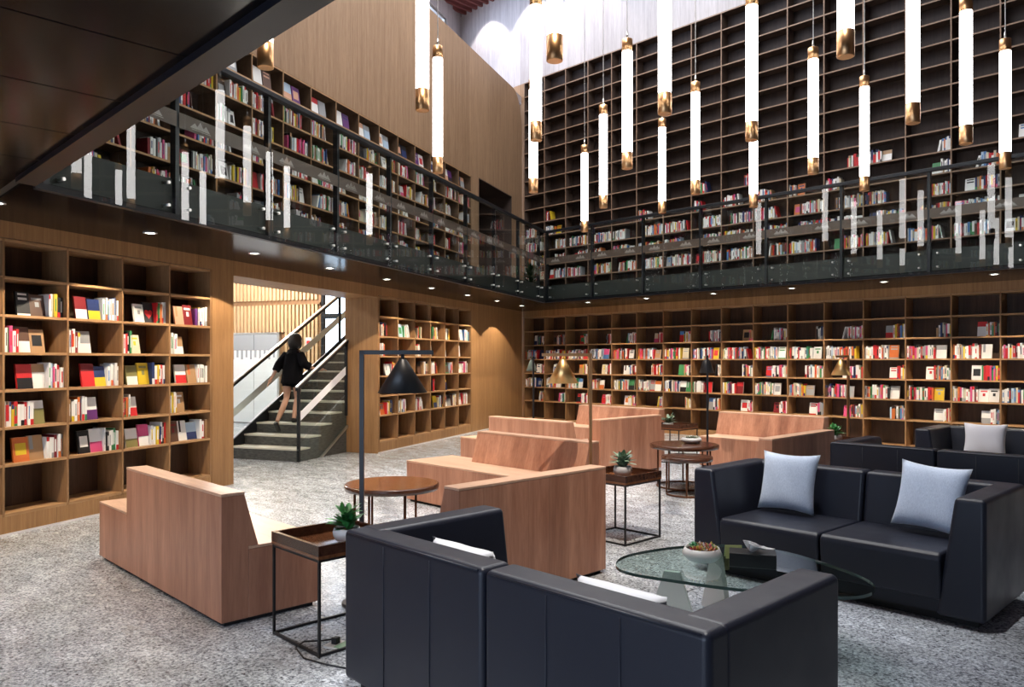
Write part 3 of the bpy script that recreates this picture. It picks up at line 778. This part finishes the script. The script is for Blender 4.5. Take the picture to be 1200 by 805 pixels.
def leafy(label, x, y, z, pot_r, pot_h, leaf_m, pot_m, n=26, L=.09, seed=1, up=.5, cat='potted plant', name='potted_plant', wide=.028, group='small potted plants'):
    rg=random.Random(seed); r=thing(name,label,cat,(x,y,z),0,group)
    b=MB(); b.lathe([(pot_r*.45,0),(pot_r*.78,pot_h*.16),(pot_r*.98,pot_h*.5),(pot_r,pot_h*.72),(pot_r*.9,pot_h),(pot_r*.84,pot_h*.985),(pot_r*.82,pot_h*.85)],26); obj('pot',b,pot_m,r)
    b=MB(); b.lathe([(pot_r*.2,pot_h*.80),(pot_r*.83,pot_h*.86)],18); obj('soil',b,M['soil'],r)
    b=MB()
    for i in range(n):
        a=2*PI*(i*.381966+rg.uniform(-.04,.04)); el=R(rg.uniform(18,80))*(1 if rg.random()<.8 else .8); l=L*rg.uniform(.75,1.15)
        base=Vector((math.cos(a)*pot_r*.25*rg.random(),math.sin(a)*pot_r*.25*rg.random(),pot_h*.83+L*up*rg.random()))
        dr=Vector((math.cos(a)*math.cos(el),math.sin(a)*math.cos(el),math.sin(el))); sd=Vector((-math.sin(a),math.cos(a),0))
        nm=sd.cross(dr); pts=[]; K=5
        b.tube([(0,0,pot_h*.8),base,base+dr*l*.12],.0022,4)
        for k in range(K+1):
            s=k/K; c=base+dr*(l*s)-Vector((0,0,1))*(l*.30*s*s); wd=wide*math.sin(PI*min(.98,.06+s*.94))**.8*(.8+.4*rg.random()*0)
            pts.append((c-sd*wd+nm*wd*.25,c-nm*.0,c+sd*wd+nm*wd*.25))
        for k in range(K):
            for e in (0,1): b.face([pts[k][e],pts[k][e+1],pts[k+1][e+1],pts[k+1][e]],0,None,True)
    obj('foliage',b,leaf_m,r)
    return r
leafy('leafy green plant in white bowl pot on the front tray table',-3.90,2.46,.545,.082,.085,M['leaf'],M['ceramic'],34,.125,3,.8)
leafy('pale-tipped plant in grey pot on tray table behind the middle bench',-4.32,5.60,.545,.085,.10,M['leafpale'],M['stone'],40,.13,5,.7)
leafy('green plant on tray table right of the reddish bench',-7.12,10.40,.545,.085,.06,M['leafpale'],M['stone'],30,.15,9,.5)
leafy('small green plant in pale pot between dark bench and back sofas',-4.27,9.98,.545,.085,.09,M['leaf'],M['stone'],28,.14,11,.6)
leafy('dark round bush standing on the left gallery by the corner',*W(17.35,-5.95),3.18,.19,.24,M['leafdark'],M['fascia'],90,.36,13,.9,wide=.035,cat='plant')

# ------------------------------------------------------------------ round nesting tables
def round_table(label, x, y, rad, H, nleg=4, ring=True, m='tabletop', rot=.3):
    r=thing('round_table',label,'table',(x,y,0),rot,'round walnut nesting tables')
    b=MB(); b.lathe([(rad*.93,H-.048),(rad*.985,H-.044),(rad,H-.02),(rad,H),(rad*.985,H+.004)],48,cap=True); obj('tabletop',b,M['walnut'],r)
    b=MB(); b.lathe([(rad*.97,H+.0045),(rad*.968,H+.0065)],48); obj('top_veneer',b,M[m],r)
    for i in range(nleg):
        a=2*PI*i/nleg; b=MB(); b.tube([(rad*.8*math.cos(a),rad*.8*math.sin(a),.0),(rad*.8*math.cos(a),rad*.8*math.sin(a),H-.046)],.011,10); obj('leg',b,M['brassdk'],r)
    if ring:
        b=MB(); b.tube([(rad*.8*math.cos(2*PI*i/40),rad*.8*math.sin(2*PI*i/40),.013) for i in range(41)],.011,8); obj('base_ring',b,M['brassdk'],r)
    return r
M['brassdk']=mat('bronze_leg',(.13,.055,.03),.3,.8)
round_table('large round walnut table beside the black floor lamp',-5.52,3.93,.405,.535,3,ring=False,rot=2.86-PI/3)
round_table('smaller round table tucked behind the large one near the black lamp',-5.77,4.00,.25,.475,3,rot=.9)
round_table('large round nesting table with a planted bowl on it',-5.52,8.42,.43,.535,5,m='walnut',rot=R(-89.7))
round_table('small round nesting table under the edge of the larger one, near middle tray table',-5.16,7.93,.30,.455,4,m='walnut',rot=.55)

def bowl_plant(label, x,y,z,rad,h,seed,pale=False):
    rg=random.Random(seed); r=thing('succulent_bowl',label,'planted bowl',(x,y,z),0)
    b=MB(); b.lathe([(rad*.4,0),(rad*.7,h*.1),(rad*.97,h*.45),(rad,h*.62),(rad*.88,h),(rad*.83,h*.985),(rad*.85,h*.8)],32); obj('bowl',b,M['ceramic'] if not pale else M['stone'],r)
    b=MB(); b.lathe([(rad*.1,h*.85),(rad*.84,h*.86)],20); obj('soil',b,M['soil'],r)
    cols=[(.45,.04,.06),(.60,.10,.20),(.06,.30,.10),(.55,.45,.06),(.62,.55,.52),(.10,.38,.18),(.60,.22,.05)] if not pale else [(.5,.5,.45),(.05,.08,.04),(.3,.35,.25)]
    for ci,c in enumerate(cols):
        b=MB()
        for q in range(4 if not pale else 5):
            a=rg.uniform(0,2*PI); rr=rad*.72*math.sqrt(rg.random()); cx,cy=math.cos(a)*rr,math.sin(a)*rr
            for k in range(9):
                aa=k*2.4; tl=.35+.09*k; l=.034*rg.uniform(.8,1.3)
                d=Vector((math.cos(aa)*math.cos(tl),math.sin(aa)*math.cos(tl),math.sin(tl))); s=Vector((-math.sin(aa),math.cos(aa),0))*.008
                p=Vector((cx,cy,h*.86))
                b.face([p-s*.5,p+d*l*.6-s,p+d*l,p+d*l*.6+s],0,None,False)
                b.face([p-s*.5+Vector((0,0,-.001)),p+d*l*.6+s+Vector((0,0,-.003)),p+d*l,p+d*l*.6-s+Vector((0,0,-.003))],0,None,False)
        obj('rosette',b,mat('succulent',c,.5),r)
    return r

# ------------------------------------------------------------------ glass coffee table
pts=[(-2.845,3.62),(-2.93,3.86),(-2.84,4.25),(-2.62,4.54),(-2.30,4.62),(-1.93,4.50),(-1.69,4.36),(-1.585,4.19),(-1.60,4.02),(-1.72,3.90),(-2.107,3.69),(-2.416,3.59),(-2.68,3.535)]
cx=sum(p[0] for p in pts)/len(pts); cy=sum(p[1] for p in pts)/len(pts)
def smooth(pts,n=6):
    out=[]; N=len(pts)
    for i in range(N):
        p0,p1,p2,p3=[Vector(pts[(i+q)%N]) for q in (-1,0,1,2)]
        for k in range(n):
            t_=k/n; out.append(tuple(.5*((2*p1)+(p2-p0)*t_+(2*p0-5*p1+4*p2-p3)*t_**2+(3*p1-p0-3*p2+p3)*t_**3)))
    return out
out=[(x-cx,y-cy) for x,y in smooth(pts)]
if sum(a[0]*b_[1]-b_[0]*a[1] for a,b_ in zip(out,out[1:]+out[:1]))<0: out.reverse()
r=thing('coffee_table','rounded triangular glass coffee table between the two leather sofas','table',(cx,cy,0))
b=MB(); n=len(out)
b.prism(out,.385,.402)
b.m=[0,0]+[1]*n
obj('glass_top',b,[M['tglass'],M['gedge']],r)
M['ash']=wood('pale_base',(.62,.52,.40),(.80,.72,.60),(8,8,.6),.4)
for px_,py_,an in ((-2.56,3.78,R(20)),(-2.62,4.36,R(150)),(-1.88,4.14,R(265))):
    b=MB(); c_,s_=math.cos(an),math.sin(an); q=lambda u,v,z:(px_-cx+c_*u-s_*v,py_-cy+s_*u+c_*v,z)
    b.hexa([q(-.17,-.016,0),q(.17,-.016,0),q(.17,.016,0),q(-.17,.016,0)],[q(-.045,-.016,.384),q(.045,-.016,.384),q(.045,.016,.384),q(-.045,.016,.384)])
    obj('leg',b,M['ceramic'],r)
bowl_plant('white bowl of red and green succulents on the glass table',-2.52,4.03,.403,.115,.085,4)
bowl_plant('small pale planted bowl on the large nesting table',-5.50,8.55,.5435,.13,.07,8,True)
r=thing('tissue_box','black tissue box with white tissue on the glass table','tissue box',(-2.27,4.17,.403),R(30))
obj('box',MB().box(-.13,.13,-.07,.07,0,.08),M['boxblk'],r,bevel=.004)
b=MB(); K=6; rows=[]; N=18
for k in range(K+1):
    v_=k/K; row=[]
    for e in range(N):
        a=2*PI*e/N; rr=(.010+.042*v_)*(1+.35*v_*math.sin(3*a+.6)+.18*v_*math.sin(7*a))
        row.append((.03*v_*v_+rr*1.35*math.cos(a),rr*.8*math.sin(a),.078+.062*v_-.022*v_*v_*(1+math.cos(a))))
    rows.append(row)
for k in range(K):
    for e in range(N): b.face([rows[k][e],rows[k][(e+1)%N],rows[k+1][(e+1)%N],rows[k+1][e]],0,None,True)
o_=obj('tissue',b,M['tissue'],r); md=o_.modifiers.new('thick','SOLIDIFY'); md.thickness=.002
r=thing('menu_card','pale green tent card behind the tissue box','card',(-2.44,4.25,.403),R(42))
b=MB(); b.hexa([(-.05,-.03,0),(.05,-.03,0),(.05,-.027,0),(-.05,-.027,0)],[(-.05,-.002,.075),(.05,-.002,.075),(.05,.001,.075),(-.05,.001,.075)])
b.hexa([(-.05,.027,0),(.05,.027,0),(.05,.03,0),(-.05,.03,0)],[(-.05,-.001,.075),(.05,-.001,.075),(.05,.002,.075),(-.05,.002,.075)]); obj('folded_card',b,M['card'],r)

# ------------------------------------------------------------------ floor lamps
def lamp(label, x, y, ang, m, sm, arm=.44, sr=.15, sh=.22, H=1.665, drop=.28, tr=.022):
    r=thing('floor_lamp',label,'floor lamp',(x,y,0),ang)
    obj('base',MB().lathe([(.13,0),(.13,.014),(.125,.02)],28),m,r)
    obj('pole',MB().box(-.014,.014,-.014,.014,.018,H),m,r)
    obj('arm',MB().box(-.014,arm,-.014,.014,H-.028,H),m,r)
    xs=arm*.57 if drop else arm
    b=MB(); b.tube([(xs,0,H-.028),(xs,0,H-.06)],.012,10); obj('socket',b,m,r)
    z1=H-.058
    b=MB(); b.lathe([(tr,z1),(tr+.012,z1-.015),(sr,z1-sh),(sr-.004,z1-sh),(tr+.006,z1-.02)],32,cap=False)
    o_=obj('lamp_shade',b,sm,r)
    b=MB(); b.ball((xs,0,z1-.10),.028); 
    for v in range(len(o_.data.vertices)): o_.data.vertices[v].co.x+=xs
    obj('bulb',b,M['white'],r)
    return r
def at(px,Z): d=ray(px); return d[0]*Z,d[1]*Z
M['shadeblk']=mat('shade_black',(.014,.014,.016),.42,.1)
lamp('tall black floor lamp with cone shade beside the front tray table',*at(424,5.1),YAW,M['black'],M['shadeblk'],.47,.163)
lamp('polished brass floor lamp with cone shade behind the middle bench',*at(692,7.35),YAW+PI,M['brass'],M['brassbright'],.46,.148,.225)
lamp('black floor lamp in front of the back bookcase near the nesting tables',*at(829,10.6),YAW+R(80),M['black'],M['shadeblk'],.25,.105,.185,tr=.035)
lamp('dark lamp with pale green cone shade in the far left corner',*at(625,13.8),YAW+R(100),M['black'],mat('shade_sage',(.16,.20,.17),.5),.25,.10,.20)
lamp('slim brass lamp before the back bookcase by the back sofas',*at(994,10.5),YAW+PI,M['brass'],M['brassbright'],.17,.13,.21)

# floor outlet and cord under the front tray table
r=thing('floor_outlet','white floor power outlet with plug under the front tray table','power outlet',(-3.80,2.34,0),R(20))
obj('plate',MB().box(-.06,.06,-.06,.06,0,.008),M['white'],r); obj('cover_flap',MB().box(.01,.06,-.055,.055,.009,.012),mat('flap_green',(.22,.36,.24),.5),r); obj('plug',MB().box(-.035,.0,-.02,.02,.008,.045),M['black'],r,bevel=.004)
b=MB(); b.tube([(-3.83,2.34,.03),(-3.90,2.30,.012),(-3.93,2.20,.024),(-3.88,2.12,.024),(-3.75,2.10,.006),(-3.60,2.14,.006),(-3.45,2.2,.006)],.005,6)
tag(obj('power_cord',b,M['black']),'black power cord looping on the floor under the front tray table','cord')

# ------------------------------------------------------------------ staircase in the hall
SR=[.2,.372,.543,.714,.886]+[.886+.171*i for i in range(1,12)]; T0=10.28; G=.315
LS=dict(loc=(0,0,0))
r=thing('staircase','dark stone staircase with glass sides rising behind the doorway','staircase',(*W(T0,-8.0),0),ANG_L)
def sb(t0,t1,k0,k1,z0,z1): return MB().box(t0-T0,t1-T0,-k1-8.0,-k0-8.0,z0,z1)
for i,z in enumerate(SR):
    st=obj('step',sb(T0+i*G,T0+(i+1)*G+(.02 if i<len(SR)-1 else 0),-8.68,-7.40,0 if i==0 else .001,z-.028),M['slate'],r)
    obj('nosing',sb(T0+i*G-.012,T0+(i+1)*G+.02,-8.68,-7.40,z-.027,z),M['nosing'],st)
for nm,kk in (('left',-8.70),('right',-7.385)):
    n=len(SR); e0=T0-.02; e1=T0+n*G
    sl=.171/G
    y_=-kk-8.0
    b=MB(); b.yprism([(-.02,0),(.62,0),(e1-T0,(e1-T0-.62)*sl+.12),(e1-T0,(e1-T0)*sl+.26),(-.02,.26)],y_-.012,y_+.012); obj('stringer',b,M['post'] if nm=='left' else M['glass'],r)
    if nm=='right':
        b=MB(); b.yprism([(.58,0),(.64,0),(e1-T0,(e1-T0-.64)*sl+.10),(e1-T0,(e1-T0-.64)*sl+.16)],y_-.02,y_+.02); obj('bottom_channel',b,M['steel'],r)
    endt=(e1-T0) if nm=='left' else 1.39
    zr=lambda q:1.20+q*sl
    b=MB(); b.yprism([(-.03,.30),(endt,endt*sl+.30),(endt,zr(endt)-.06),(-.03,zr(-.03)-.06)],y_-.006,y_+.006); g=obj('glass_side',b,M['glass'],r)
    b=MB(); b.yprism([(.0,.62),(endt,endt*sl+.62),(endt,endt*sl+.76),(.0,.76)],y_+.0065 if nm=='left' else y_-.0085,y_+.0085 if nm=='left' else y_-.0065); obj('frosted_strip',b,M['frost'],g)
    b=MB(); b.yprism([(-.05,zr(-.05)-.06),(endt+.02,zr(endt+.02)-.06),(endt+.02,zr(endt+.02)-.012),(-.05,zr(-.05)-.012)],y_-.025,y_+.025); obj('handrail',b,M['post'],r)
    b=MB(); b.yprism([(-.05,zr(-.05)-.011),(endt+.02,zr(endt+.02)-.011),(endt+.02,zr(endt+.02)+.012),(-.05,zr(-.05)+.012)],y_-.026,y_+.026); obj('handrail_cap',b,M['steel'],r)
    for q in ((0.0,1.6,3.2) if nm=='left' else (0.0,1.36)):
        obj('post',MB().box(q-.02,q+.025,y_-.02,y_+.02,max(0,q*sl-.1),zr(q)-.055),M['post'],r)
r=thing('fire_alarm','small white plate with red symbol on the timber slats','alarm',(*W(16.23,-11.36),2.02),ANG_L)
obj('plate',MB().box(-.012,0,-.09,.09,-.14,.14),M['white'],r); obj('symbol',MB().box(-.016,-.0125,-.05,.05,-.06,.06),M['red'],r)

# ------------------------------------------------------------------ the person on the stairs (walking up, seen from behind)
def person():
    zf=SR[2]; r=thing('person','person in loose black top and shorts climbing the stairs','person',(*W(T0+.78,-8.08),zf),ANG_L); r.scale=(.94,.94,.94)
    # local: x forward (up the stairs), y left, z up from the tread the rear foot stands on
    def body(parts, name, m, vox, par):
        b=MB()
        for q in parts:
            if q[0]=='t': b.tube(q[1],q[2],12)
            else: b.ball(q[1],q[2],0,14,10)
        o=obj(name,b,m,par); md=o.modifiers.new('remesh','REMESH'); md.mode='VOXEL'; md.voxel_size=vox; md.use_smooth_shade=True
        ms=o.modifiers.new('smooth','SMOOTH'); ms.iterations=4; ms.factor=.5
        return o
    q=[]
    hipL,hipR=(.0,.085,.82),(.02,-.085,.82)
    # rear (right) leg on this tread, front (left) leg one tread higher
    q+=[('t',[hipR,(.03,-.09,.60),(.05,-.085,.44),(.0,-.085,.26),(-.06,-.085,.08)],[.085,.072,.052,.054,.034])]
    q+=[('t',[(-.07,-.085,.06),(-.02,-.088,.03),(.06,-.09,.025),(.11,-.092,.02)],[.034,.034,.03,.02])]
    q+=[('t',[hipL,(-.01,.092,.60),(-.03,.095,.43),(-.16,.095,.23),(-.30,.093,.04)],[.085,.072,.052,.054,.034])]
    q+=[('t',[(-.31,.093,.03),(-.29,.094,-.06),(-.25,.095,-.13)],[.034,.034,.028])]
    q+=[('t',[(.01,0,.80),(.03,0,.95),(.06,0,1.08),(.08,0,1.22),(.08,0,1.30)],[.135,.12,.125,.13,.075])]
    q+=[('t',[(.05,.11,1.245),(.08,0,1.275),(.05,-.11,1.245)],[.05,.07,.05])]
    q+=[('t',[(.08,0,1.28),(.10,0,1.37),(.115,0,1.42)],[.055,.048,.05])]
    q+=[('b',(.125,0,1.475),(.088,.07,.108)),('b',(.205,0,1.46),(.02,.014,.02)),('b',(.16,0,1.405),(.05,.045,.035))]
    for s in (-1,1): q.append(('b',(.115,s*.072,1.47),(.02,.012,.03)))
    def arm(sh,el,wr,hand_dir):
        q.append(('t',[sh,el],[.044,.036])); q.append(('t',[el,wr],[.036,.024]))
        wr=Vector(wr); hd=Vector(hand_dir).normalized(); up=Vector((0,0,1)); sd=hd.cross(up).normalized()
        q.append(('t',[wr,wr+hd*.05,wr+hd*.085],[.022,.030,.026]))
        for k,(off,l) in enumerate(((-.024,.055),(-.008,.068),(.008,.064),(.023,.050))):
            p=wr+hd*.08+sd*off; q.append(('t',[p,p+hd*l*.5-up*.004,p+hd*l*.8-up*.018,p+hd*l-up*.034],[.0085,.008,.0075,.006]))
        p=wr+hd*.03+sd*-.026; q.append(('t',[p,p+hd*.025-sd*.022-up*.008,p+hd*.05-sd*.024-up*.022],[.009,.009,.007]))
    arm((.05,-.15,1.235),(-.02,-.30,1.02),(.16,-.47,.95),(.7,-.5,.05))      # right hand reaches for the right rail
    arm((.05,.15,1.235),(-.12,.22,1.00),(-.22,.27,.80),(-.5,.25,-.75))       # left arm swings behind
    bd=body(q,'body',M['skin'],.0065,r)
    q=[('t',[(.0,0,.70),(.01,0,.80),(.03,0,.95),(.06,0,1.10),(.08,0,1.22),(.085,0,1.30)],[.20,.19,.18,.175,.165,.09]),
       ('t',[(.05,.11,1.25),(.07,0,1.28),(.05,-.11,1.25)],[.062,.08,.062]),
       ('t',[(.05,-.14,1.235),(-.01,-.275,1.05),(.06,-.36,.995)],[.078,.082,.07]),('t',[(.05,.14,1.235),(-.09,.21,1.04),(-.155,.235,.93)],[.078,.082,.07]),
       ('t',[(.02,-.085,.82),(.03,-.09,.64)],[.115,.10]),('t',[(.02,.085,.82),(.0,.09,.65)],[.115,.10])]
    body(q,'black_outfit',M['cloth'],.010,r)
    q=[('b',(.105,0,1.505),(.122,.115,.115)),('b',(.06,0,1.44),(.10,.115,.125)),('b',(.095,.08,1.43),(.07,.05,.105)),('b',(.095,-.08,1.43),(.07,.05,.105))]
    body(q,'hair',M['hair'],.008,r)
    body([('t',[(-.09,-.088,.048),(-.02,-.088,.045),(.08,-.088,.036),(.13,-.088,.03)],[.044,.045,.04,.028])],'shoe',M['shoe'],.008,r)
    body([('t',[(-.345,.093,.02),(-.31,.094,-.05),(-.255,.095,-.125),(-.225,.095,-.145)],[.04,.044,.042,.03])],'shoe',M['shoe'],.008,r)
person()

# ------------------------------------------------------------------ light
wd=bpy.data.worlds.new('daylight'); S.world=wd; wd.use_nodes=True
bg=wd.node_tree.nodes['Background']; bg.inputs[1].default_value=4.6
tc=wd.node_tree.nodes.new('ShaderNodeTexCoord'); sx=wd.node_tree.nodes.new('ShaderNodeSeparateXYZ'); rp=wd.node_tree.nodes.new('ShaderNodeValToRGB')
wd.node_tree.links.new(tc.outputs['Generated'],sx.inputs[0]); wd.node_tree.links.new(sx.outputs['Z'],rp.inputs[0]); wd.node_tree.links.new(rp.outputs[0],bg.inputs[0])
e=rp.color_ramp.elements; e[0].position=0.0; e[0].color=(.70,.90,1.24,1); e[1].position=.55; e[1].color=(1.0,1.0,1.0,1)
def point(loc,e,col=(1,.93,.84),r=.15):
    l=bpy.data.lights.new('hall_lamp','POINT'); l.energy=e; l.color=col; l.shadow_soft_size=r
    o=bpy.data.objects.new('hall_lamp',l); COL.objects.link(o); o.location=loc
x,y=W(14.2,-11.6); point((x,y,4.5),680)
x,y=W(8.6,-10.4); point((x,y,4.6),110)
for (a_,b_,e_,sz) in (((-1.6,2.0,11.2),(-6.0,5.3,.4),5200,33),((-4.4,7.6,11.2),(-7.2,9.3,.4),3300,34),((-4.8,2.2,11.2),(-6.0,9.8,.4),3600,34),((-1.8,2.2,11.3),(-4.8,2.6,.2),900,34),
                       ((-2.3,1.7,11.2),(-2.2,2.4,.7),3600,18),((-2.3,3.9,11.2),(-2.3,5.8,.5),2200,17)):  # last two spots are added to brighten the sofa tops and cushions
    spot(a_,e_,R(sz),.6,(1,.86,.70) if sz>30 else (1,.97,.93),.06,b_)
for x in (-15.6,-13.9,-12.2): spot((x,YB-.75,11.25),150,R(80),.25,(1,.95,.97),.05,(x,YB,9.3))

# ------------------------------------------------------------------ camera
cam=bpy.data.cameras.new('camera'); co=bpy.data.objects.new('camera',cam); COL.objects.link(co)
co.location=(0,0,EYE); co.rotation_euler=(PI/2,0,YAW)
cam.sensor_width=36; cam.lens=36*F_PX/1200; cam.shift_y=(HOR-402.5)/1200; cam.clip_end=200
S.camera=co
S.view_settings.view_transform='Standard'; S.view_settings.look='None'; S.view_settings.exposure=.22; S.view_settings.gamma=1
S.view_settings.use_curve_mapping=False
S.cycles.use_denoising=True; S.cycles.max_bounces=8; S.cycles.diffuse_bounces=4; S.cycles.glossy_bounces=4; S.cycles.transparent_max_bounces=16
S.cycles.caustics_reflective=False; S.cycles.caustics_refractive=False; S.cycles.sample_clamp_indirect=6
